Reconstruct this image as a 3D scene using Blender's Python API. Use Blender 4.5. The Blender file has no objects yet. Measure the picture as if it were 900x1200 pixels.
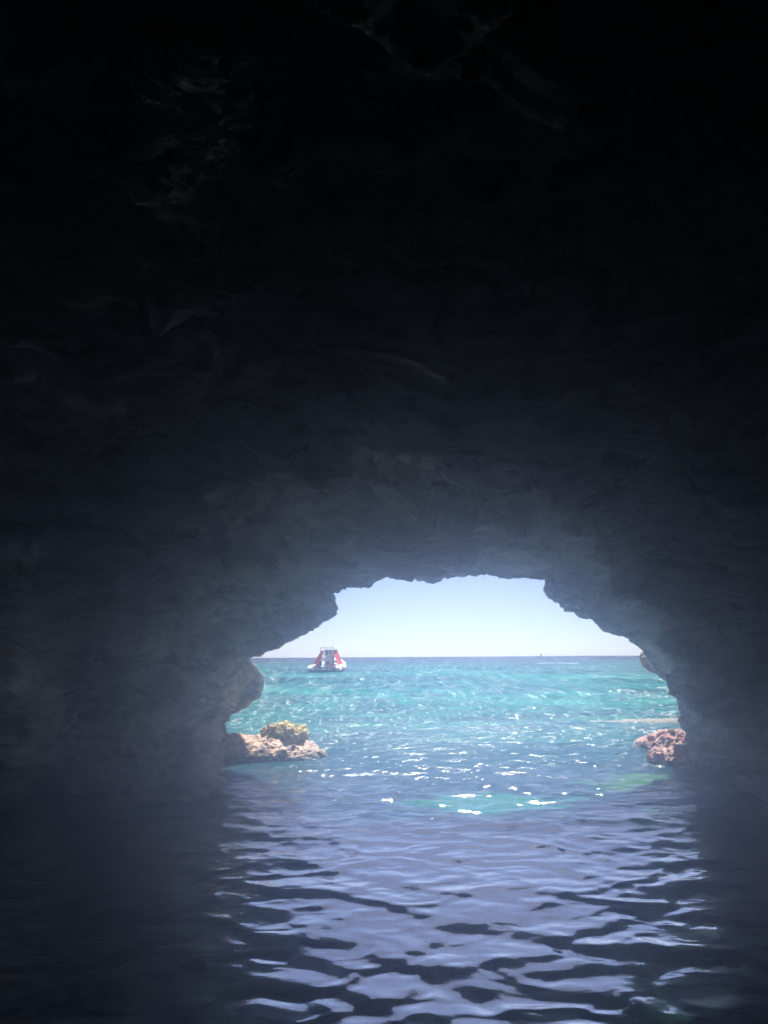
import bpy, bmesh, math, random
import numpy as np
from mathutils import Vector, Matrix

scene = bpy.context.scene
C = scene.collection
random.seed(4)
R = math.radians

# ------------------------------------------------------------------ camera, sky, sun, exposure
CAM_H = 1.6
F = 866.0                      # focal length in photo pixels (900 x 1200)
PITCH = math.atan(170.0 / F)
cam_data = bpy.data.cameras.new("camera")
cam = bpy.data.objects.new("camera", cam_data)
C.objects.link(cam)
cam.location = (0, 0, CAM_H)
cam.rotation_mode = 'XYZ'
cam.rotation_euler = (math.pi / 2 + PITCH, R(0.35), 0)
cam_data.sensor_fit = 'VERTICAL'
cam_data.angle_y = 2 * math.atan(600.0 / F)
cam_data.clip_start = 0.05
cam_data.clip_end = 60000
scene.camera = cam

SUN_EL, SUN_AZ = 51.0, 8.0     # azimuth clockwise from +Y (straight out of the cave mouth)
world = bpy.data.worlds.new("World")
scene.world = world
world.use_nodes = True
wn, wl = world.node_tree.nodes, world.node_tree.links
bg = wn['Background']
sky = wn.new('ShaderNodeTexSky')
sky.sky_type = 'NISHITA'
sky.sun_disc = False
sky.sun_elevation = R(SUN_EL)
sky.sun_rotation = R(SUN_AZ)
sky.altitude = 0
sky.air_density = 0.35
sky.dust_density = 0.85
sky.ozone_density = 1.0
tint = wn.new('ShaderNodeMix'); tint.data_type = 'RGBA'; tint.blend_type = 'MULTIPLY'; tint.inputs[0].default_value = 1.0
tint.inputs[7].default_value = (0.74, 0.775, 0.90, 1)          # a clear marine sky, a little bluer than the model's horizon
wl.new(sky.outputs[0], tint.inputs[6]); wl.new(tint.outputs[2], bg.inputs[0])
bg.inputs[1].default_value = 0.05

sun_data = bpy.data.lights.new("sun", 'SUN')
sun_data.energy = 5.0
sun_data.angle = R(0.5)
sun_data.color = (1.0, 0.95, 0.87)
sun = bpy.data.objects.new("sun", sun_data)
C.objects.link(sun)
to_sun = Vector((math.sin(R(SUN_AZ)) * math.cos(R(SUN_EL)), math.cos(R(SUN_AZ)) * math.cos(R(SUN_EL)), math.sin(R(SUN_EL))))
sun.rotation_euler = to_sun.to_track_quat('Z', 'Y').to_euler()
sun.location = (0, 30, 40)

vs = scene.view_settings
vs.view_transform = 'Standard'
vs.look = 'None'
vs.exposure = 2.45
vs.gamma = 1.0
scene.render.engine = 'CYCLES'
cy = scene.cycles
cy.max_bounces = 10
cy.diffuse_bounces = 7
cy.glossy_bounces = 4
cy.transmission_bounces = 4
cy.transparent_max_bounces = 12
cy.volume_bounces = 4
cy.use_denoising = True
cy.sample_clamp_indirect = 4.0

# ------------------------------------------------------------------ helpers
_rng = np.random.RandomState(11)
_perm = _rng.permutation(256).astype(np.int32)
_perm = np.concatenate([_perm, _perm, _perm])
_g = _rng.normal(size=(256, 3)); _g /= np.linalg.norm(_g, axis=1)[:, None]
_g = _g.astype(np.float32)

def noise(p):
    """gradient noise, p (...,3) -> about -0.7..0.7"""
    p = np.asarray(p, np.float32)
    i = np.floor(p).astype(np.int32); f = p - i
    u = f * f * f * (f * (f * 6 - 15) + 10)
    i &= 255
    out = 0
    for dx in (0, 1):
        wx = u[..., 0] if dx else 1 - u[..., 0]
        for dy in (0, 1):
            wy = u[..., 1] if dy else 1 - u[..., 1]
            for dz in (0, 1):
                wz = u[..., 2] if dz else 1 - u[..., 2]
                h = _perm[_perm[_perm[(i[..., 0] + dx) & 255] + ((i[..., 1] + dy) & 255)] + ((i[..., 2] + dz) & 255)]
                g = _g[h]
                out = out + wx * wy * wz * (g[..., 0] * (f[..., 0] - dx) + g[..., 1] * (f[..., 1] - dy) + g[..., 2] * (f[..., 2] - dz))
    return out * 1.5

def fbm(p, octaves=4, gain=0.5):
    a, s, o = 1.0, 0, np.asarray(p, np.float32)
    for k in range(octaves):
        s = s + a * noise(o); a *= gain; o = o * 2.03 + 17.3
    return s

def ridged(p, octaves=4, gain=0.5):
    a, s, o = 1.0, 0, np.asarray(p, np.float32)
    for k in range(octaves):
        s = s + a * (1 - 2 * np.abs(noise(o))); a *= gain; o = o * 2.1 + 9.7
    return s

def link(name, me, mat=None, parent=None):
    o = bpy.data.objects.new(name, me)
    C.objects.link(o)
    if mat is not None:
        me.materials.append(mat)
    if parent is not None:
        o.parent = parent
    return o

def grid_mesh(name, P, close_u=False, smooth=True):
    """P (rows, cols, 3) -> mesh"""
    n, m = P.shape[:2]
    idx = np.arange(n * m).reshape(n, m)
    if close_u:
        nxt = np.roll(idx, -1, axis=1)
        a, b, c, d = idx[:-1], nxt[:-1], nxt[1:], idx[1:]
    else:
        a, b, c, d = idx[:-1, :-1], idx[:-1, 1:], idx[1:, 1:], idx[1:, :-1]
    q = np.stack([a, b, c, d], -1).reshape(-1, 4).astype(np.int32)
    me = bpy.data.meshes.new(name)
    me.vertices.add(n * m)
    me.vertices.foreach_set('co', np.ascontiguousarray(P.reshape(-1), np.float32))
    me.loops.add(q.size)
    me.loops.foreach_set('vertex_index', q.reshape(-1))
    me.polygons.add(len(q))
    me.polygons.foreach_set('loop_start', np.arange(0, q.size, 4, dtype=np.int32))
    me.polygons.foreach_set('loop_total', np.full(len(q), 4, np.int32))
    me.update(calc_edges=True)
    me.polygons.foreach_set('use_smooth', np.full(len(q), smooth, bool))
    return me

def tag(o, label=None, cat=None, group=None, kind=None):
    if label: o['label'] = label
    if cat: o['category'] = cat
    if group: o['group'] = group
    if kind: o['kind'] = kind
    return o

def empty(name, loc, rz=0):
    o = bpy.data.objects.new(name, None)
    C.objects.link(o); o.location = loc; o.rotation_euler = (0, 0, rz)
    o.empty_display_size = 0.2
    return o

cp, sp_ = math.cos(PITCH), math.sin(PITCH)
def ray(px, py):
    a = (np.asarray(px, float) - 450) / F
    b = (600 - np.asarray(py, float)) / F
    return np.stack([a, cp - b * sp_, sp_ + b * cp], -1)

def at(px, py, y):
    """the place a sight line reaches when it is y metres out"""
    d = ray(px, py)
    k = np.asarray(y, float) / d[..., 1]
    return d * k[..., None] + np.array([0, 0, CAM_H])

def normals(P):
    du = np.gradient(P, axis=1); dv = np.gradient(P, axis=0)
    n = np.cross(du, dv)
    return n / (np.linalg.norm(n, axis=-1, keepdims=True) + 1e-9)

def sstep(a, b, x):
    t = np.clip((x - a) / (b - a), 0, 1)
    return t * t * (3 - 2 * t)

# ------------------------------------------------------------------ materials
class NT:
    def __init__(self, name):
        self.m = bpy.data.materials.new(name); self.m.use_nodes = True
        self.t = self.m.node_tree; self.t.nodes.clear()
        self.out = self.n('ShaderNodeOutputMaterial')
    def n(self, typ, **kw):
        x = self.t.nodes.new(typ)
        for k, v in kw.items():
            if isinstance(k, str) and hasattr(x, k): setattr(x, k, v)
        return x
    def l(self, a, b): self.t.links.new(a, b)
    def val(self, sock, v):
        if isinstance(v, bpy.types.NodeSocket): self.l(v, sock)
        else: sock.default_value = v
    def noise(self, vec, scale, detail=5, rough=0.6, dist=0.0):
        x = self.n('ShaderNodeTexNoise')
        if vec is not None: self.l(vec, x.inputs['Vector'])
        x.inputs['Scale'].default_value = scale; x.inputs['Detail'].default_value = detail
        x.inputs['Roughness'].default_value = rough; x.inputs['Distortion'].default_value = dist
        return x.outputs[0]
    def ramp(self, fac, stops, interp='LINEAR'):
        r = self.n('ShaderNodeValToRGB'); self.l(fac, r.inputs[0]); e = r.color_ramp
        e.interpolation = interp
        while len(e.elements) < len(stops): e.elements.new(0.5)
        for el, (p, c) in zip(e.elements, stops):
            el.position = p; el.color = (c if len(c) == 4 else (*c, 1)) if hasattr(c, '__len__') else (c, c, c, 1)
        return r.outputs[0]
    def mix(self, fac, a, b, mode='MIX'):
        x = self.n('ShaderNodeMix', data_type='RGBA', blend_type=mode)
        self.val(x.inputs[0], fac)
        for s, v in ((x.inputs[6], a), (x.inputs[7], b)):
            self.val(s, v if isinstance(v, bpy.types.NodeSocket) or len(v) == 4 else (*v, 1))
        return x.outputs[2]
    def math(self, op, a, b=0.0, c=0.0, clamp=False):
        x = self.n('ShaderNodeMath', operation=op, use_clamp=clamp)
        self.val(x.inputs[0], a); self.val(x.inputs[1], b); self.val(x.inputs[2], c)
        return x.outputs[0]
    def mapping(self, vec, scale=(1, 1, 1), loc=(0, 0, 0), rot=(0, 0, 0)):
        x = self.n('ShaderNodeMapping'); self.l(vec, x.inputs[0])
        x.inputs['Scale'].default_value = scale; x.inputs['Location'].default_value = loc; x.inputs['Rotation'].default_value = rot
        return x.outputs[0]
    def bump(self, h, strength, dist, normal=None):
        b = self.n('ShaderNodeBump'); self.l(h, b.inputs['Height'])
        b.inputs['Strength'].default_value = strength; b.inputs['Distance'].default_value = dist
        if normal is not None: self.l(normal, b.inputs['Normal'])
        return b.outputs[0]
    def principled(self, color, rough=0.8, normal=None, spec=0.3, metal=0.0):
        p = self.n('ShaderNodeBsdfPrincipled')
        self.val(p.inputs['Base Color'], color if isinstance(color, bpy.types.NodeSocket) or len(color) == 4 else (*color, 1))
        self.val(p.inputs['Roughness'], rough)
        p.inputs['Specular IOR Level'].default_value = spec; p.inputs['Metallic'].default_value = metal
        if normal is not None: self.l(normal, p.inputs['Normal'])
        self.l(p.outputs[0], self.out.inputs['Surface'])
        return p
    def geo(self): return self.n('ShaderNodeNewGeometry').outputs['Position']

def rock_material(name):
    t = NT(name); pos = t.geo()
    wob = t.n('ShaderNodeVectorMath', operation='MULTIPLY_ADD')
    nz = t.n('ShaderNodeTexNoise'); nz.inputs['Scale'].default_value = 1.1; nz.inputs['Detail'].default_value = 4; t.l(pos, nz.inputs['Vector'])
    t.l(nz.outputs['Color'], wob.inputs[0]); wob.inputs[1].default_value = (0.9, 0.9, 0.6); t.l(pos, wob.inputs[2])
    pw = wob.outputs[0]
    st = t.mapping(pw, (0.8, 0.8, 2.6))
    n1 = t.noise(st, 1.0, 7, 0.66)
    base = t.ramp(n1, [(0.33, (0.09, 0.09, 0.10)), (0.44, (0.36, 0.36, 0.37)), (0.53, (0.64, 0.63, 0.62)), (0.64, (0.78, 0.76, 0.73))])
    n2 = t.noise(t.mapping(pw, (1, 1, 1.8), (7, 3, 1)), 3.0, 8, 0.7)
    col = t.mix(t.ramp(n2, [(0.48, 0.0), (0.62, 0.65)]), base, (0.16, 0.155, 0.16))
    n3 = t.noise(t.mapping(pos, (1, 1, 1), (31, 5, 9)), 0.5, 5, 0.65)
    col = t.mix(t.ramp(n3, [(0.55, 0.0), (0.66, 0.6)]), col, t.mix(n2, (0.20, 0.17, 0.06), (0.50, 0.44, 0.24)))   # ochre and lichen patches
    n4 = t.noise(t.mapping(pw, (0.55, 0.55, 5.0), (3, 50, 2)), 1.3, 9, 0.72)
    col = t.mix(t.ramp(n4, [(0.51, 0.0), (0.57, 0.85)]), col, (0.76, 0.76, 0.75))      # pale calcite streaks
    v = t.n('ShaderNodeTexVoronoi', feature='DISTANCE_TO_EDGE'); v.inputs['Scale'].default_value = 1.5; t.l(t.mapping(pw, (0.8, 0.8, 2.0)), v.inputs['Vector'])
    crack = t.math('MULTIPLY', t.ramp(v.outputs[0], [(0.0, 1.0), (0.03, 0.0)]), t.ramp(n2, [(0.48, 0.0), (0.62, 0.8)]))
    col = t.mix(t.math('MULTIPLY', crack, t.ramp(n3, [(0.4, 0.2), (0.6, 0.9)])), col, (0.04, 0.04, 0.045))
    sep = t.n('ShaderNodeSeparateXYZ'); t.l(pos, sep.inputs[0])
    low = t.math('MULTIPLY', t.ramp(sep.outputs[2], [(0.15, 1.0), (0.85, 0.0)]), t.ramp(n2, [(0.35, 0.0), (0.55, 0.8)]))
    col = t.mix(low, col, t.mix(n4, (0.20, 0.12, 0.10), (0.52, 0.40, 0.34)))         # crusted band along the waterline
    h = t.math('ADD', t.math('ADD', t.noise(pw, 5, 9, 0.72), t.math('MULTIPLY', t.noise(st, 14, 7, 0.68), 0.5)), t.math('MULTIPLY', n4, 1.2))
    h = t.math('SUBTRACT', h, t.math('MULTIPLY', crack, 0.35))
    t.principled(col, 0.85, t.bump(h, 1.0, 0.16), 0.06)
    return t.m

def crust_material(name, light, mid, dark, tint, scale=9.0):
    t = NT(name); pos = t.geo()
    n1 = t.noise(pos, scale, 6, 0.7, 0.8)
    col = t.ramp(n1, [(0.36, dark), (0.47, mid), (0.56, light), (0.66, tuple(min(1, 1.25 * x) for x in light))])
    n2 = t.noise(t.mapping(pos, (1, 1, 1), (9, 2, 4)), 3.2, 4, 0.6)
    col = t.mix(t.ramp(n2, [(0.48, 0.0), (0.6, 0.85)]), col, t.mix(n1, tint, tuple(1.7 * x for x in tint)))
    v = t.n('ShaderNodeTexVoronoi'); v.inputs['Scale'].default_value = scale * 1.6; t.l(pos, v.inputs['Vector'])
    h = t.math('ADD', t.noise(pos, 14, 6, 0.7), t.math('MULTIPLY', v.outputs[0], 0.3))
    sep = t.n('ShaderNodeSeparateXYZ'); t.l(pos, sep.inputs[0])
    wet = t.ramp(t.math('ADD', sep.outputs[2], t.math('MULTIPLY', n2, 0.12)), [(0.10, 0.85), (0.17, 0.0)])
    col = t.mix(wet, col, (0.035, 0.03, 0.025))
    t.principled(col, 0.65, t.bump(h, 1.0, 0.06), 0.4)
    return t.m

M_rock = rock_material('cave_limestone')
M_ledge = crust_material('encrusted_ledge_rock', (0.52, 0.33, 0.18), (0.34, 0.19, 0.10), (0.035, 0.028, 0.026), (0.20, 0.13, 0.12))
M_algae = crust_material('ochre_weed_rock', (0.52, 0.40, 0.10), (0.40, 0.29, 0.07), (0.15, 0.10, 0.03), (0.42, 0.32, 0.08))
M_red = crust_material('reddish_algae_rock', (0.48, 0.27, 0.20), (0.30, 0.13, 0.10), (0.05, 0.03, 0.03), (0.27, 0.09, 0.075))
M_reef = crust_material('awash_reef_rock', (0.24, 0.20, 0.15), (0.13, 0.12, 0.085), (0.05, 0.05, 0.04), (0.10, 0.10, 0.06), 3.0)

def simple(name, color, rough=0.5, spec=0.4, metal=0.0, grain=0.08):
    t = NT(name); tc = t.n('ShaderNodeTexCoord').outputs['Object']
    n = t.noise(tc, 6, 5, 0.6)
    col = t.mix(t.ramp(n, [(0.3, 0.0), (0.7, 1.0)]), tuple(c * (1 - grain) for c in color), tuple(min(1, c * (1 + grain)) for c in color))
    t.principled(col, rough, None, spec, metal)
    return t.m

# ------------------------------------------------------------------ the cave
CX, CY = 530.0, 800.0
RIM = [(338, 1030, 13), (318, 985, 13), (296, 930, 13), (284, 895, 13), (270, 868, 13), (262, 850, 13.0), (263, 843, 13.0), (272, 835, 13.0), (283, 829, 13), (292, 823, 13), (302, 813, 13), (306, 806, 13),
       (308, 798, 13), (306, 791, 13), (301, 784, 13), (294, 777, 13), (289.5, 770.5, 13), (299, 767, 13), (310, 763, 13.1), (320, 757, 13.1), (331, 752, 13.2), (345, 745, 13.2), (358, 739, 13.3), (369, 733, 13.3), (378, 728, 13.3),
       (385, 722, 13.3), (394, 718.5, 13.3), (395, 712, 13.3), (391, 702, 13.3), (389.5, 697, 13.3), (393, 692, 13.3), (403, 689, 13.4), (411, 685, 13.4), (417, 685.5, 13.4), (424, 685, 13.4), (433, 687, 13.4), (440, 681, 13.4),
       (449, 675, 13.5), (460, 674, 13.5), (466, 676, 13.5), (478, 675, 13.5), (490, 674, 13.5), (498, 679, 13.5), (507, 680, 13.5), (517, 676, 13.5), (525, 672.5, 13.5), (535, 671, 13.5), (544, 673, 13.5), (558, 671.5, 13.5),
       (571, 669.5, 13.5), (582, 673, 13.5), (594, 677.5, 13.5), (607, 675.5, 13.5), (618, 677, 13.5), (630, 678, 13.4), (641, 680, 13.4), (642, 688, 13.4), (644, 698, 13.4), (652, 702, 13.3), (663, 706, 13.3), (672, 711, 13.2),
       (684, 719, 13.1), (695, 721.5, 13.0), (701, 730, 13.0), (710, 736, 12.9), (722, 741, 12.9), (735, 747, 12.8), (745, 754, 12.7), (752, 763, 12.6), (757, 771, 12.6), (763, 778, 12.5), (768, 785, 12.5), (774, 792, 12.4),
       (780, 797.5, 12.4), (788, 799, 12.4), (791, 806, 12.3), (794, 818, 12.3), (796, 830, 12.2), (797, 842, 12.1), (798, 851, 12.0), (806, 858, 11.9), (816, 868, 11.8), (832, 885, 11.6), (846, 902, 11.4), (851, 930, 11.2),
       (852, 980, 10.9), (848, 1040, 10.6), (838, 1110, 10.2)]
RIM = np.array(RIM, float)
lean = lambda py_: sstep(0, 1, np.clip((800 - py_) / 125.0, 0, 1))      # the lip of the arch hangs inwards over the water
RIM[:, 2] -= 4.5 * lean(RIM[:, 1])
rim_th = np.degrees(np.arctan2(CY - RIM[:, 1], RIM[:, 0] - CX)); rim_th = np.where(rim_th < -90, rim_th + 360, rim_th)
rim_r = np.hypot(RIM[:, 0] - CX, RIM[:, 1] - CY)
o_ = np.argsort(rim_th); rim_th, rim_r, rim_d = rim_th[o_], rim_r[o_], RIM[o_, 2]

CTRL = [  # photo position of a place on the rock, and how far out it is
    (530, 640, 8.35), (430, 650, 8.4), (640, 655, 8.4), (350, 720, 11.2), (300, 745, 12.0), (280, 790, 12.5), (240, 840, 12.3), (700, 700, 10.4), (770, 770, 11.4), (810, 830, 11.4),
    (530, 600, 7.3), (450, 610, 7.4), (400, 640, 9.0), (600, 610, 7.8), (660, 650, 9.0), (330, 680, 10.2), (720, 690, 10.0), (530, 553, 6.7), (480, 563, 6.9), (590, 572, 6.9), (655, 608, 7.8), (400, 588, 7.5), (340, 628, 8.6), (708, 660, 8.6),
    (755, 712, 9.6), (790, 772, 10.3), (822, 825, 10.6),
    # ridge of the nearer arch, just outside
    (465, 530, 5.0), (540, 522, 4.9), (610, 546, 5.0), (680, 588, 5.4), (735, 640, 6.0), (775, 694, 6.7), (805, 750, 7.4), (840, 806, 8.1), (875, 850, 8.8), (395, 550, 5.2), (330, 586, 5.7), (270, 626, 6.5), (222, 668, 7.5),
    (250, 760, 11.2), (215, 730, 9.8), (150, 725, 8.8), (80, 690, 8.4), (190, 800, 11.4), (110, 810, 11.2), (70, 770, 10.6), (140, 850, 11.0), (200, 860, 11.0), (20, 770, 8.4), (5, 850, 8.6), (-30, 920, 8.4),
    (60, 880, 10.1), (110, 900, 9.9), (170, 905, 9.9), (235, 915, 10.0), (285, 893, 11.2), (270, 870, 12.1), (240, 985, 9.6), (120, 985, 9.4), (0, 990, 8.6), (180, 1080, 8.6), (60, 1100, 8.2), (300, 1000, 11.2),
    (200, 630, 7.6), (110, 600, 7.2), (0, 620, 7.2), (170, 530, 6.6), (60, 525, 6.7), (0, 520, 6.6), (230, 505, 6.0), (60, 478, 5.8), (200, 480, 5.7), (-10, 470, 5.8), (330, 500, 5.0),
    (530, 470, 4.7), (530, 400, 4.2), (530, 250, 3.45), (530, 100, 2.8), (530, -50, 2.3), (530, -300, 1.7), (350, 420, 4.6), (200, 380, 4.7), (0, 400, 5.0), (350, 250, 3.5), (150, 220, 3.7), (0, 200, 3.8), (350, 50, 2.7),
    (180, 60, 2.95), (0, 0, 3.0), (-200, 500, 5.6), (-200, 750, 7.0), (-220, 950, 7.2), (-200, 0, 2.9), (-300, -200, 2.2), (100, -200, 2.1), (-300, 1250, 5.4), (-300, 700, 5.8), (-300, 300, 4.3),
    (700, 480, 4.9), (700, 350, 4.2), (700, 150, 3.2), (750, 0, 2.75), (750, -250, 1.9), (830, 560, 6.1), (900, 620, 6.4), (900, 720, 7.3), (900, 820, 8.4), (890, 890, 9.4), (905, 930, 8.9), (860, 880, 10.6),
    (900, 500, 5.7), (900, 350, 4.5), (900, 150, 3.5), (900, 0, 3.0), (1080, 850, 6.5), (1050, 600, 5.5), (1100, 300, 4.5), (1100, 0, 3.3), (1280, 800, 4.6), (1280, 400, 3.8), (1250, -250, 2.3), (1050, 1100, 6.4), (1250, 1200, 4.8),
    (930, 1000, 8.4), (890, 1080, 8.8), (870, 960, 10.0), (850, 1150, 9.0), (960, 1200, 7.6),
]
CT = np.array(CTRL, float)
CT = np.vstack([CT, np.stack([RIM[:, 0], RIM[:, 1], RIM[:, 2]], -1)[::3]])
XY = CT[:, :2] / 500.0
def _tps(r2): return 0.5 * r2 * np.log(r2 + 1e-12)
_n = len(CT)
K = _tps(((XY[:, None] - XY[None]) ** 2).sum(-1)) + 5e-5 * np.eye(_n)
Pm = np.hstack([np.ones((_n, 1)), XY])
A = np.vstack([np.hstack([K, Pm]), np.hstack([Pm.T, np.zeros((3, 3))])])
sol = np.linalg.solve(A, np.concatenate([np.log(CT[:, 2]), np.zeros(3)]))
def depth(px, py):
    q = np.stack([px, py], -1).reshape(-1, 2) / 500.0
    out = np.empty(len(q))
    for s in range(0, len(q), 60000):
        b = q[s:s + 60000]
        r2 = ((b[:, None] - XY[None]) ** 2).sum(-1)
        out[s:s + 60000] = _tps(r2) @ sol[:_n] + sol[_n] + b @ sol[_n + 1:]
    return np.exp(out).reshape(px.shape)

NT_, NR = 820, 400
th = np.linspace(rim_th[-1] - 0.01, rim_th[0] + 0.01, NT_)      # left waterline, over the top, to right waterline
rr = np.interp(th, rim_th, rim_r); rd = np.interp(th, rim_th, rim_d)
ca, sa = np.cos(np.radians(th)), np.sin(np.radians(th))
outr = 1.0 / np.maximum(np.sqrt((ca / np.where(ca < 0, 800, 740)) ** 2 + (sa / np.where(sa > 0, 1080, 640)) ** 2), 1e-6)
tt = np.linspace(0, 1, NR) ** 1.15
cr, cc = np.meshgrid(np.arange(0, NR, 4).tolist() + [NR - 1], np.arange(0, NT_, 2).tolist() + [NT_ - 1], indexing='ij')
rad = rr[None] + (outr - rr)[None] * tt[:, None]
px = CX + ca[None] * rad; py = CY - sa[None] * rad
Dv = depth(px[::1, ::2], py[::1, ::2])
Dfull = np.empty_like(px)
for i in range(NR):
    Dfull[i] = np.interp(np.arange(NT_), np.arange(0, NT_, 2), Dv[i])
w0 = np.exp(-((rad - rr[None]) / 14.0) ** 2)
Dfull = Dfull * (1 - w0) + rd[None] * w0
inner = at(px, py, Dfull)
# ... on past the picture's edge, round behind the boat, and closed
NB = 70
E = inner[-1]; T = (inner[-1] - inner[-12]); T /= np.linalg.norm(T, axis=-1, keepdims=True)
ring = np.stack([0.2 + 6.3 * ca, np.full(NT_, -3.0), 0.6 + 3.9 * sa], -1)
s = np.linspace(0, 1, NB)[1:, None, None]
L = np.linalg.norm(ring - E, axis=-1, keepdims=True)[None]
h00, h10, h01, h11 = 2*s**3-3*s**2+1, s**3-2*s**2+s, -2*s**3+3*s**2, s**3-s**2
back = h00 * E[None] + h10 * T[None] * L * 0.8 + h01 * ring[None] + h11 * L * np.array([0, -1.2, 0.0])
s2 = np.linspace(0, 1, 30)[1:, None, None] * math.pi / 2
cen = np.array([0.2, 0, 0.3])
cap = np.concatenate([cen[None, None, [0]] + (ring[None][..., [0]] - cen[0]) * np.cos(s2), -3.0 - 3.0 * np.sin(s2) + 0 * ring[None][..., [0]], cen[2] + (ring[None][..., [2]] - cen[2]) * np.cos(s2)], -1)
# ... and outwards from the mouth into the cliff face
rimP = inner[0]
c0 = np.array([0.9, 0, 1.4])
outs = []
for f, dy in ((1.008, .08), (1.02, .18), (1.04, .3), (1.07, .42), (1.12, .58), (1.2, .75), (1.35, 1.0), (1.6, 1.3), (2.1, 1.7), (3.0, 2.2), (4.5, 3.0), (7.0, 4.0), (11.0, 5.5), (14, 7)):
    q = c0 + (rimP - c0) * f; q[:, 1] = rimP[:, 1] + dy
    outs.append(q)
outs = np.array(outs[::-1])
P = np.concatenate([outs, inner, back, cap], 0)
nO = len(outs)
N = normals(P)
# away from rock: make normals face the hollow
mid = np.array([0.5, 4.0, 1.5])
if ((mid - P[nO + 200]) * N[nO + 200]).sum(-1).mean() < 0: N = -N
rimw = np.ones(P.shape[:2])
rimw[nO:nO + NR] = sstep(0, 60, rad - rr[None])
rimw[:nO] = np.linspace(1, 0, nO)[:, None]
st = P * np.array([1, 1, 2.8])
d = 0.50 * rimw * fbm(P * 0.6 + 3.1, 3)
warp = 0.22 * np.stack([noise(P * 1.3 + 5), noise(P * 1.3 + 25), noise(P * 1.3 + 45)], -1)
d += (0.03 + 0.16 * rimw) * (ridged((st + warp) * 0.8, 4, 0.5) - 0.6) + 0.20 * rimw * fbm((st + warp) * 0.9 + 90, 5, 0.58)
d += (0.022 + 0.04 * rimw) * (ridged((st + warp) * 3.1 + 7, 3, 0.55) - 0.6)
d += 0.022 * fbm(P * 9.0, 3, 0.6)
lay = P[..., 2] * 2.6 + 0.35 * P[..., 0] + 1.3 * noise(P * 0.7 + 60) + 0.4 * noise(P * 2.5)
fr = lay - np.floor(lay)
d += 0.22 * rimw * (np.where(fr < 0.85, fr / 0.85, (1 - fr) / 0.15) - 0.5) * (0.4 + 0.6 * sstep(-0.1, 0.3, noise(P * 0.5 + 33)))
nearcam = np.linalg.norm(P - np.array([0, 0, 1.6]), axis=-1)
d *= sstep(0.5, 3.0, nearcam)
P = P + N * d[..., None]
P[:nO, :, 1] += 0.5 * (1 - rimw[:nO]) * 0
cave = link('sea_cave', grid_mesh('sea_cave', P[::-1]), M_rock)
tag(cave, 'dark rugged limestone cave arching over the water', 'cave', kind='structure')

# ------------------------------------------------------------------ the sea
def skew(phi, k):
    return np.sin(phi + k * np.sin(phi))

def sea_height(x, y):
    p = np.stack([x, y, np.zeros_like(x)], -1)
    h = np.zeros_like(x)
    env = 0.9 + 0.5 * noise(p * 0.5 + 70)
    # ripples running into the cave: long backs, short steep fronts
    for lam, a, slope, k_, wx_, s_ in ((0.66, .45, .070, .85, .21, 3.0), (0.50, -.65, .072, .8, .17, 13.0), (1.05, -.1, .030, .7, .32, 33.0), (0.38, .95, .046, .6, .12, 63.0), (2.3, .25, .010, .4, .4, 23.0), (0.27, -.25, .044, .6, .09, 43.0), (0.15, .8, .018, .2, .05, 53.0)):
        w = wx_ * (noise(p * np.array([.9, .8, 1]) / (lam * 1.1) + s_) + 0.35 * noise(p / (lam * 0.5) + s_ + 5)) * 1.9
        k = 2 * math.pi / lam
        h += slope / k * skew(k * (x * math.sin(a) + y * math.cos(a) + w), k_) * env
    sw = np.zeros_like(x)
    for lam, a, amp in ((9, .2, .05), (14, -.3, .06), (5.5, .5, .035), (24, .1, .09)):
        sw += amp * np.sin(2 * math.pi / lam * (x * math.sin(a) + y * math.cos(a)) + lam)
    far = sstep(10, 24, y)
    return h * (1 + 2.0 * far) + sw * (0.04 + far * 0.96)

ys = np.concatenate([np.linspace(-9, 3.0, 40)[:-1], CAM_H / np.linspace(CAM_H / 3.0, CAM_H / 60.0, 780), np.geomspace(60, 30000, 110)[1:]])
uu = np.linspace(-1, 1, 640); uu = 0.55 * uu + 0.45 * uu ** 3
Y = np.repeat(ys[:, None], len(uu), 1)
X = uu[None] * (np.maximum(Y, 0) * 1.1 + 8.0)
H = sea_height(X, Y)
H *= 1 - sstep(120, 400, Y)
sea_me = grid_mesh('sea', np.stack([X, Y, H], -1))

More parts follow.
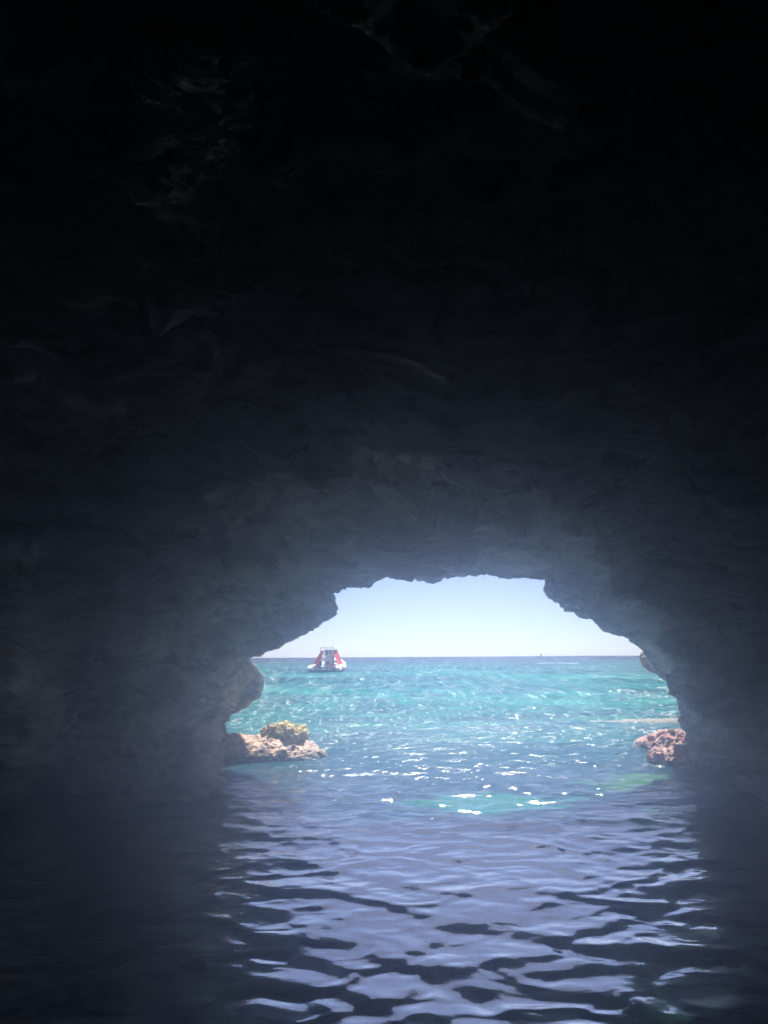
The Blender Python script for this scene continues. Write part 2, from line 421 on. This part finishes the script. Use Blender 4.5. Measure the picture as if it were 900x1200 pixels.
def water_material():
    t = NT('sea_water'); pos = t.geo()
    sep = t.n('ShaderNodeSeparateXYZ'); t.l(pos, sep.inputs[0])
    yy = sep.outputs[1]
    # fine ripples
    r1 = t.noise(t.mapping(pos, (0.8, 1.3, 1)), 2.2, 5, 0.55, 0.4)
    r2 = t.noise(t.mapping(pos, (0.6, 1.5, 1), (4, 9, 0)), 0.55, 4, 0.6, 0.3)
    r3 = t.noise(t.mapping(pos, (0.5, 1.2, 1), (14, 2, 0)), 0.12, 4, 0.6)
    outside = t.n('ShaderNodeMapRange'); t.l(yy, outside.inputs[0])
    for i, v in ((1, 6.5), (2, 18.0), (3, 0.0), (4, 1.0)): outside.inputs[i].default_value = v
    of = outside.outputs[0]
    b1 = t.n('ShaderNodeBump'); t.l(r1, b1.inputs['Height']); b1.inputs['Distance'].default_value = 0.22
    t.l(t.math('ADD', t.ramp(t.math('DIVIDE', yy, 40.0), [(0.12, 0.05), (0.24, 0.18)]), t.math('MULTIPLY', of, 0.7)), b1.inputs['Strength'])
    b2 = t.n('ShaderNodeBump'); t.l(r2, b2.inputs['Height']); b2.inputs['Distance'].default_value = 0.35
    t.l(t.math('MULTIPLY', of, 0.9), b2.inputs['Strength']); t.l(b1.outputs[0], b2.inputs['Normal'])
    b3 = t.n('ShaderNodeBump'); t.l(r3, b3.inputs['Height']); b3.inputs['Distance'].default_value = 1.2
    t.l(t.math('MULTIPLY', of, 0.8), b3.inputs['Strength']); t.l(b2.outputs[0], b3.inputs['Normal'])
    nrm = b3.outputs[0]
    dv2 = t.n('ShaderNodeVectorMath', operation='DISTANCE'); t.l(t.mapping(pos, (1, 1, 0)), dv2.inputs[0]); dv2.inputs[1].default_value = (3.5, 9.8, 0)
    dn = t.math('MULTIPLY', t.math('SUBTRACT', t.noise(t.mapping(pos, (0.8, 1.6, 1)), 1.5, 5, 0.65), 0.5), 2.6)
    dv = t.n('ShaderNodeVectorMath', operation='DISTANCE'); t.l(t.mapping(pos, (1, 1.5, 0)), dv.inputs[0]); dv.inputs[1].default_value = (1.1, 13.0, 0)
    clear = t.math('MAXIMUM', t.ramp(t.math('ADD', dv.outputs['Value'], dn), [(0.6, 1.0), (1.7, 0.0)]), t.ramp(t.math('ADD', dv2.outputs['Value'], dn), [(0.5, 1.0), (1.1, 0.0)]))
    # body colour of the water: turquoise over the sandy shallows, blue over weed and beyond the drop-off
    dist = t.math('DIVIDE', yy, 400.0)
    pch = t.math('ADD', t.math('MULTIPLY', t.noise(t.mapping(pos, (0.5, 1.0, 1)), 0.10, 4, 0.55), 0.5), t.math('MULTIPLY', t.noise(t.mapping(pos, (0.35, 1.0, 1), (5, 5, 0)), 1.1, 6, 0.65), 0.5))  # finer noise puts light and dark wave streaks into the colour
    shallow = t.ramp(pch, [(0.40, (0.000, 0.020, 0.035)), (0.50, (0.000, 0.080, 0.075)), (0.60, (0.000, 0.16, 0.13))])
    deepf = t.ramp(dist, [(0.10, 0.0), (0.75, 1.0)])
    col = t.mix(deepf, shallow, (0.000, 0.012, 0.038))
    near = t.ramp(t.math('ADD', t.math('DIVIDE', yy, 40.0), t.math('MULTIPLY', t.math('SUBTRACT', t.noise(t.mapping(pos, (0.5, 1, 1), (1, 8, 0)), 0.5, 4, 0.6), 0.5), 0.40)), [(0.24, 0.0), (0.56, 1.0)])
    col = t.mix(near, (0.006, 0.040, 0.058), col)  # colour darkened towards the cave to soften the edge of the sunlight
    col = t.mix(clear, col, t.mix(t.ramp(dv2.outputs['Value'], [(0.9, 1.0), (1.0, 0.0)]), (0.025, 0.36, 0.27), (0.07, 0.26, 0.06)))  # emerald and green patches: glow of the sunlit shoals put into the colour
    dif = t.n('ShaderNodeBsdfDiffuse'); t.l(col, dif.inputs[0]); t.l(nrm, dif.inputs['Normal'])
    tr = t.n('ShaderNodeBsdfTransparent');
    t.l(t.mix(clear, (0.10, 0.24, 0.28), (0.55, 0.92, 0.80)), tr.inputs[0])
    body = t.n('ShaderNodeMixShader')
    t.l(t.math('MULTIPLY', t.ramp(t.math('DIVIDE', yy, 40.0), [(0.12, 0.40), (0.22, 0.42), (0.32, 0.75), (0.45, 0.93), (0.9, 1.0)]), t.math('SUBTRACT', 1.0, t.math('MULTIPLY', clear, 0.4))), body.inputs[0])
    t.l(tr.outputs[0], body.inputs[1]); t.l(dif.outputs[0], body.inputs[2])
    gl = t.n('ShaderNodeBsdfGlossy'); t.l(t.math('ADD', 0.05, t.math('MULTIPLY', of, 0.10)), gl.inputs['Roughness'])
    # chop outside the cave: small facets at odd tilts that flash in the sun
    v1 = t.n('ShaderNodeTexVoronoi'); v1.inputs['Scale'].default_value = 13.0; t.l(t.mapping(pos, (0.8, 0.15, 1)), v1.inputs['Vector'])
    v2 = t.n('ShaderNodeTexVoronoi'); v2.inputs['Scale'].default_value = 4.6; t.l(t.mapping(pos, (0.9, 0.09, 1)), v2.inputs['Vector'])
    rnd = t.mix(t.ramp(t.math('DIVIDE', yy, 100.0), [(0.24, 0.0), (0.34, 1.0)]), v1.outputs['Color'], v2.outputs['Color'])
    sb = t.n('ShaderNodeVectorMath', operation='SUBTRACT'); t.l(rnd, sb.inputs[0]); sb.inputs[1].default_value = (0.5, 0.5, 0.5)
    ml = t.n('ShaderNodeVectorMath', operation='MULTIPLY'); t.l(sb.outputs[0], ml.inputs[0]); ml.inputs[1].default_value = (1.6, 1.6, 0.0)
    sc_ = t.n('ShaderNodeVectorMath', operation='SCALE'); t.l(ml.outputs[0], sc_.inputs[0]); t.l(t.ramp(t.math('DIVIDE', yy, 40.0), [(0.38, 0.0), (0.70, 1.0)]), sc_.inputs['Scale'])
    ad = t.n('ShaderNodeVectorMath', operation='ADD'); t.l(nrm, ad.inputs[0]); t.l(sc_.outputs[0], ad.inputs[1])
    nm = t.n('ShaderNodeVectorMath', operation='NORMALIZE'); t.l(ad.outputs[0], nm.inputs[0])
    t.l(nm.outputs[0], gl.inputs['Normal'])
    fr = t.n('ShaderNodeFresnel'); fr.inputs[0].default_value = 1.5; t.l(nm.outputs[0], fr.inputs['Normal'])
    far_f = t.ramp(t.math('DIVIDE', yy, 100.0), [(0.2, 0.0), (0.7, 1.0)])
    edge = t.math('ADD', yy, t.math('MULTIPLY', t.math('SUBTRACT', t.noise(t.mapping(pos, (0.6, 1, 1), (3, 3, 0)), 0.6, 4, 0.6), 0.5), 5.0))
    pw = t.math('ADD', 0.45, t.math('ADD', t.math('MULTIPLY', t.ramp(t.math('DIVIDE', edge, 40.0), [(0.17, 0.0), (0.30, 1.0)]), 1.2), t.math('MULTIPLY', far_f, 0.1)))
    mx = t.n('ShaderNodeMixShader'); t.l(t.math('POWER', fr.outputs[0], pw), mx.inputs[0]); t.l(body.outputs[0], mx.inputs[1]); t.l(gl.outputs[0], mx.inputs[2])
    t.l(mx.outputs[0], t.out.inputs['Surface'])
    return t.m
sea = link('sea', sea_me, water_material())
tag(sea, 'rippled turquoise sea running into the dark cave', 'sea', kind='structure')

# ------------------------------------------------------------------ the seabed
def seabed_material():
    t = NT('seabed'); pos = t.geo()
    n1 = t.noise(pos, 0.7, 5, 0.6, 0.5)
    col = t.ramp(n1, [(0.36, (0.02, 0.035, 0.02)), (0.47, (0.07, 0.10, 0.045)), (0.55, (0.20, 0.26, 0.12)), (0.66, (0.40, 0.44, 0.28))])
    dv = t.n('ShaderNodeVectorMath', operation='DISTANCE'); t.l(t.mapping(pos, (1, 1.5, 0)), dv.inputs[0]); dv.inputs[1].default_value = (1.3, 14.2, 0)
    sand = t.ramp(t.math('ADD', dv.outputs['Value'], t.math('MULTIPLY', n1, 0.6)), [(0.9, 1.0), (1.5, 0.0)])
    col = t.mix(sand, col, t.ramp(t.noise(pos, 4.0, 5, 0.65), [(0.40, (0.12, 0.22, 0.14)), (0.50, (0.45, 0.60, 0.45)), (0.60, (0.70, 0.75, 0.60))]))  # pale sand, placed under the painted emerald glow
    dv2 = t.n('ShaderNodeVectorMath', operation='DISTANCE'); t.l(t.mapping(pos, (1, 1, 0)), dv2.inputs[0]); dv2.inputs[1].default_value = (3.7, 10.4, 0)
    n5 = t.noise(pos, 3.0, 5, 0.65)
    weed = t.ramp(t.math('ADD', dv2.outputs['Value'], t.math('MULTIPLY', n1, 0.6)), [(0.7, 1.0), (1.0, 0.0)])
    green_c = t.ramp(n5, [(0.40, (0.03, 0.08, 0.03)), (0.52, (0.14, 0.34, 0.10)), (0.62, (0.38, 0.58, 0.24))])  # green bottom by the right wall, its soft light put into the colour
    col = t.mix(weed, col, green_c)
    h = t.noise(pos, 4, 6, 0.65)
    t.principled(col, 0.9, t.bump(h, 0.8, 0.15), 0.1)
    return t.m
gx, gy = np.meshgrid(np.linspace(-30, 30, 260), np.concatenate([np.linspace(-10, 26, 240), np.geomspace(26.3, 30000, 40)]))
bp = np.stack([gx, gy, 0 * gx], -1)
gz = -2.3 + 0.5 * fbm(bp * 0.35, 4) - 3.0 * sstep(20, 60, gy)
def mound(cx, cy_, rx, ry, top):
    q = np.exp(-(((gx - cx) / rx) ** 2 + ((gy - cy_) / ry) ** 2))
    return np.maximum(0, top + 2.3) * q
gz += mound(3.7, 10.4, 0.7, 0.9, -0.75) + mound(1.3, 9.6, 0.9, 0.8, -0.75) + mound(2.3, 11.0, 1.0, 0.8, -0.35) + mound(-0.4, 9.6, 0.8, 0.5, -0.5) + mound(-3.2, 6.4, 0.9, 1.1, -0.8)
gz += 0.12 * fbm(bp * 2.2 + 4, 3)
gx = gx * (1 + np.maximum(0, gy - 26) / 24.0)
tag(link('seabed', grid_mesh('seabed', np.stack([gx, gy, gz], -1)), seabed_material()), 'rocky seabed with green shoals under the clear water', 'seabed', kind='structure')

# ------------------------------------------------------------------ rocks at the mouth
def rock_blob(name, loc, size, seed, mat, rough=0.25, fine=0.06, flat=0.0, rz=0.0, power=2.4, n=120):
    """a rugged boulder: a rounded block whose surface is broken up by lumps and clefts"""
    v = np.linspace(-math.pi / 2, math.pi / 2, n); u = np.linspace(0, 2 * math.pi, 2 * n, endpoint=False)
    U, V = np.meshgrid(u, v)
    D = np.stack([np.cos(V) * np.cos(U), np.cos(V) * np.sin(U), np.sin(V)], -1)
    k = (np.abs(D) ** power).sum(-1) ** (-1 / power)
    Q = D * k[..., None] * np.array(size)
    n0 = D / np.array(size); n0 /= np.linalg.norm(n0, axis=-1, keepdims=True)
    m = min(size[0], size[1])
    Q = Q + n0 * (rough * m * fbm(Q * 1.6 / m + seed * 7.7, 3) + fine * (ridged(Q * 5.0 + seed, 4, 0.6) - 0.7) + 0.5 * fine * (ridged(Q * 13.0 + seed, 3, 0.6) - 0.7))[..., None]
    if flat:
        top = Q[..., 2] > size[2] * flat
        Q[..., 2] = np.where(top, size[2] * flat + (Q[..., 2] - size[2] * flat) * 0.35, Q[..., 2])
    me = grid_mesh(name, Q, close_u=True)
    o = link(name, me, mat)
    o.location = loc; o.rotation_euler = (0, 0, rz)
    return o

pl = at(325, 880, 12.8)
tag(rock_blob('rock_ledge', (pl[0] - 0.25, 12.95, 0.0), (1.02, 0.85, 0.25), 2, M_ledge, 0.15, 0.03, rz=-0.05, power=2.2),
    'low crusted pinkish brown ledge jutting into the water below the distant boat', 'rock')
pb = at(334, 859, 13.0)
tag(rock_blob('boulder', (pb[0], 13.0, pb[2]), (0.36, 0.30, 0.14), 5, M_algae, 0.22, 0.03),
    'rounded boulder with ochre weed lying on top of the crusted ledge', 'boulder')
p1 = at(800, 872, 13.4)
tag(rock_blob('shore_rock', (p1[0] - 0.1, 13.5, 0.0), (0.62, 0.6, 0.22), 8, M_red, 0.2, 0.035, rz=0.1),
    'reddish rock with a yellow top edge, the farther of two rocks at the dark wall', 'rock')
p2 = at(824, 892, 11.6)
tag(rock_blob('shore_rock', (p2[0] - 0.22, 11.7, -0.04), (0.52, 0.5, 0.25), 11, M_red, 0.2, 0.035, rz=-0.2),
    'pinkish white speckled rock, the nearer of two rocks at the dark wall', 'rock')
tag(rock_blob('reef', (7.6, 18.3, -0.235), (2.9, 1.9, 0.36), 14, M_reef, 0.08, 0.14, flat=0.3, n=140),
    'flat beige reef just awash with glittering water beyond the two red rocks', 'reef')

# ------------------------------------------------------------------ haze
t = NT('glow_haze')  # added volume standing in for the glare around the bright mouth
pv = t.n('ShaderNodeVolumePrincipled')
pv.inputs['Color'].default_value = (0.64, 0.745, 1.0, 1)
pv.inputs['Density'].default_value = 0.10
pv.inputs['Anisotropy'].default_value = 0.90
t.l(pv.outputs[0], t.out.inputs['Volume'])
me = bpy.data.meshes.new('haze')
bm = bmesh.new()
bmesh.ops.create_cube(bm, size=1, matrix=Matrix.Translation((0, 4.65, 3.4)) @ Matrix.Diagonal((22, 7.3, 6.2, 1)))
bm.to_mesh(me); bm.free()
hz = link('haze', me, t.m)
tag(hz, 'pale blue haze added inside the cave for the glow around its mouth', 'haze', kind='stuff')

# ------------------------------------------------------------------ the excursion boat
def part(name, bm, mat, parent, smooth=False):
    me = bpy.data.meshes.new(name); bm.to_mesh(me); bm.free()
    if smooth:
        for p in me.polygons: p.use_smooth = True
    return link(name, me, mat, parent)

def bm_box(c, s, bevel=0.0):
    bm = bmesh.new(); bmesh.ops.create_cube(bm, size=1, matrix=Matrix.Translation(c) @ Matrix.Diagonal((*s, 1)))
    if bevel: bmesh.ops.bevel(bm, geom=bm.edges[:], offset=bevel, segments=2, affect='EDGES')
    return bm

def bm_tube(pts, radii, n=14, caps=True):
    bm = bmesh.new(); rings = []
    pts = [Vector(p) for p in pts]
    for i, p in enumerate(pts):
        d = (pts[min(i + 1, len(pts) - 1)] - pts[max(i - 1, 0)]).normalized()
        a = d.cross(Vector((0, 0, 1)) if abs(d.z) < 0.9 else Vector((1, 0, 0))).normalized(); b = d.cross(a)
        r = radii[i] if hasattr(radii, '__len__') else radii
        rings.append([bm.verts.new(p + r * (math.cos(t_) * a + math.sin(t_) * b)) for t_ in [2 * math.pi * k / n for k in range(n)]])
    for A_, B_ in zip(rings, rings[1:]):
        for k in range(n): bm.faces.new((A_[k], A_[(k + 1) % n], B_[(k + 1) % n], B_[k]))
    if caps: bm.faces.new(rings[0][::-1]); bm.faces.new(rings[-1])
    bmesh.ops.recalc_face_normals(bm, faces=bm.faces[:])
    return bm

def bm_prism(poly, thick_vec):
    bm = bmesh.new(); a = [bm.verts.new(p) for p in poly]; b = [bm.verts.new(Vector(p) + Vector(thick_vec)) for p in poly]
    bm.faces.new(a[::-1]); bm.faces.new(b)
    for k in range(len(a)): bm.faces.new((a[k], a[(k + 1) % len(a)], b[(k + 1) % len(a)], b[k]))
    bmesh.ops.recalc_face_normals(bm, faces=bm.faces[:])
    return bm

def canvas(name, color):
    t = NT(name)
    d_ = t.n('ShaderNodeBsdfDiffuse'); d_.inputs[0].default_value = (*color, 1)
    tl = t.n('ShaderNodeBsdfTranslucent'); tl.inputs[0].default_value = (*color, 1)
    mx = t.n('ShaderNodeMixShader'); mx.inputs[0].default_value = 0.45
    t.l(d_.outputs[0], mx.inputs[1]); t.l(tl.outputs[0], mx.inputs[2]); t.l(mx.outputs[0], t.out.inputs['Surface'])
    return t.m
M_white = simple('white_paint', (0.80, 0.80, 0.79), 0.35)
M_redf = canvas('red_canvas', (0.66, 0.10, 0.07))
M_dark = simple('dark_hull', (0.06, 0.07, 0.085), 0.4)
M_metal = simple('pale_metal', (0.55, 0.57, 0.60), 0.3, 0.5, 0.7)
M_screen = simple('windscreen', (0.10, 0.14, 0.17), 0.08, 0.6)
M_deck = simple('grey_deck', (0.22, 0.26, 0.28), 0.7)

b0 = at(385.5, 787.5, 85.0)
boat = empty('inflatable_boat', (b0[0], 85.0, 0.0), R(-4)); boat.scale = (0.97, 1.0, 1.14)
tag(boat, 'red and white inflatable boat with white canopy lying off the cave mouth, seen from astern', 'boat')
bm = bmesh.new()
prev = None
for yy_, hw, zb, zt in ((-3.6, 1.30, -0.30, 0.42), (-1.0, 1.35, -0.35, 0.45), (2.0, 1.20, -0.32, 0.55), (4.0, 0.75, -0.15, 0.72), (5.4, 0.10, 0.25, 0.95)):
    ringv = [bm.verts.new(v) for v in ((-hw, yy_, zt), (-hw * 0.95, yy_, zb * 0.3), (0, yy_, zb), (hw * 0.95, yy_, zb * 0.3), (hw, yy_, zt))]
    if prev:
        for k in range(5): bm.faces.new((prev[k], prev[(k + 1) % 5], ringv[(k + 1) % 5], ringv[k]))
    else: bm.faces.new(ringv[::-1])
    prev = ringv
bm.faces.new(prev); bmesh.ops.recalc_face_normals(bm, faces=bm.faces[:])
part('hull', bm, M_dark, boat)
for sx in (-1, 1):
    pts = [(sx * 1.58, -3.4, .36), (sx * 1.58, -1, .38), (sx * 1.52, 1.5, .46), (sx * 1.2, 3.5, .66), (sx * 0.62, 5.0, .92), (0.0, 5.7, 1.02)]
    tb = part('tube', bm_tube(pts, 0.33), M_white, boat, True)
    part('tube_cone', bm_tube([(sx * 1.58, -4.5, .30), (sx * 1.58, -4.2, .33), (sx * 1.58, -3.405, .36)], [0.07, 0.2, 0.335]), M_white, tb, True)
    part('rubbing_strake', bm_tube([(sx * (abs(p[0]) + 0.31), p[1], p[2] - .08) for p in pts[:5]], 0.06, 8), M_redf if sx > 0 else M_dark, tb, True)
    part('side_awning', bm_prism([(sx * 1.50, -3.0, 0.70), (sx * 1.42, 1.6, 0.78), (sx * 0.82, 1.2, 2.02), (sx * 0.66, -1.6, 2.02)], (-sx * 0.05, 0, 0.03)), M_redf, boat)
    part('seat_locker', bm_box((sx * 0.85, -2.4, 0.62), (0.42, 1.5, 0.36), 0.04), M_redf, boat)
    part('fender', bm_tube([(sx * 1.25, -3.75, .2), (sx * 1.25, -3.75, .3), (sx * 1.25, -3.75, .62), (sx * 1.25, -3.75, .7)], [.04, .12, .12, .04], 10), M_white, boat, True)
    for yp in (-1.5, 1.1):
        part('canopy_post', bm_tube([(sx * 0.80, yp, .45), (sx * 0.74, yp, 2.22)], 0.045, 8), M_metal, boat, True)
part('deck', bm_box((0, -0.6, 0.465), (2.3, 5.6, 0.04)), M_deck, boat)
part('swim_step', bm_box((0, -3.78, 0.30), (1.5, 0.36, 0.08), 0.02), M_white, boat)
part('canopy', bm_box((0, -0.2, 2.32), (1.75, 3.2, 0.16), 0.06), canvas('white_canvas', (0.85, 0.85, 0.83)), boat)
cons = part('console', bm_box((0, 0.6, 1.0), (0.95, 0.8, 1.05), 0.08), M_deck, boat)
ws = part('windscreen_frame', bm_box((0, 1.25, 1.86), (1.45, 0.06, 0.66), 0.02), M_white, boat)
for k in (-1, 0, 1):
    part('pane', bm_box((k * 0.46, 1.205, 1.86), (0.36, 0.04, 0.50)), M_screen, ws)
part('helm_seat', bm_box((0, -0.7, 0.95), (0.8, 0.45, 0.9), 0.06), M_white, boat)
for sx in (-0.42, 0.42):
    mo = part('outboard_motor', bm_box((sx, -3.85, 0.85), (0.36, 0.52, 0.50), 0.09), M_dark, boat)
    part('motor_leg', bm_box((sx, -3.88, 0.25), (0.16, 0.26, 0.72), 0.03), M_dark, mo)
part('aerial', bm_tube([(0.62, -1.3, 2.36), (0.66, -1.4, 2.95)], 0.018, 6), M_metal, boat)
part('aerial', bm_tube([(-0.66, 1.0, 2.36), (-0.72, 1.0, 2.80)], 0.018, 6), M_metal, boat)

# ------------------------------------------------------------------ a sail on the horizon
s0 = at(634, 770, 3200.0)
sb_ = empty('sailing_boat', (s0[0], 3200.0, 0.0))
tag(sb_, 'tiny pale sailing boat standing on the far horizon', 'sailing boat')
part('hull', bm_prism([(-5, -1.2, 0.1), (4.6, -1.2, 0.1), (6, -1.2, 1.5), (-5.4, -1.2, 1.4)], (0, 2.4, 0)), M_white, sb_)
part('mast', bm_tube([(0.5, 0, 1.2), (0.5, 0, 15.0)], 0.16, 8), M_metal, sb_)
part('sail', bm_prism([(0.2, 0, 2.4), (-4.4, 0.2, 2.6), (0.2, 0, 14.5)], (0, 0.06, 0)), M_white, sb_)
part('jib', bm_prism([(0.9, 0, 2.2), (5.4, 0, 1.8), (0.8, 0, 13.0)], (0, 0.06, 0)), M_white, sb_)

# ------------------------------------------------------------------ foam on the crests
def foam(name, spots, label, seed):
    rs = np.random.RandomState(seed); bm = bmesh.new()
    for (x, y, w, d_, h_, n) in spots:
        for k in range(n):
            fx, fy = x + w * rs.uniform(-.5, .5), y + d_ * rs.uniform(-.5, .5)
            z = float(sea_height(np.array([[fx]]), np.array([[fy]]))[0, 0]) * (1 - float(sstep(120, 400, np.array(fy))))
            r_ = rs.uniform(0.3, 1.0) * w / max(3, n ** 0.5) 
            bmesh.ops.create_icosphere(bm, subdivisions=1, radius=1, matrix=Matrix.Translation((fx, fy, z + 0.01)) @ Matrix.Rotation(rs.uniform(-.3, .3), 4, 'Z') @ Matrix.Diagonal((r_, r_ * 0.35, h_ * rs.uniform(.4, 1), 1)))
    o = part(name, bm, M_foam, None, True)
    tag(o, label, 'foam', kind='stuff')
M_foam = simple('foam', (0.62, 0.65, 0.66), 0.9, 0.2)
f0 = at(653, 778.5, 165.0)
foam('foam_streak', [(f0[0], 165, 8.5, 2.0, 0.20, 40)], 'long white streak of foam on the water below the far sail', 3)
wc = []
rs = np.random.RandomState(8)
for k in range(34):
    y = rs.uniform(22, 110); x = rs.uniform(-0.2, 0.36) * y
    wc.append((x, y, rs.uniform(.12, .4) * (y / 50) ** .5, .10 * (y / 40), .04, 5))
foam('whitecaps', wc, 'small scattered whitecaps on the turquoise water outside the cave', 4)

# ------------------------------------------------------------------ pieces of the cave rock that stand out
M_calc = rock_material('calcite_rock')
def spur(px_, py_, y, size, seed, mat, rot=(0, 0, 0), rough=0.3, fine=0.05):
    q = at(px_, py_, y)
    o = rock_blob('rock_spur', q, size, seed, mat, rough, fine, power=2.2, n=70)
    o.rotation_euler = rot; o.parent = cave
    return o
spur(212, 132, 2.62, (0.10, 0.34, 0.27), 31, M_calc, (R(-20), R(38), R(8)), 0.25, 0.05)
spur(255, 112, 2.58, (0.06, 0.30, 0.24), 37, M_calc, (R(-20), R(30), R(4)), 0.25, 0.05)
spur(764.5, 778.5, 13.3, (0.20, 0.25, 0.10), 21, M_ledge, (0, R(42), 0), 0.2, 0.03)
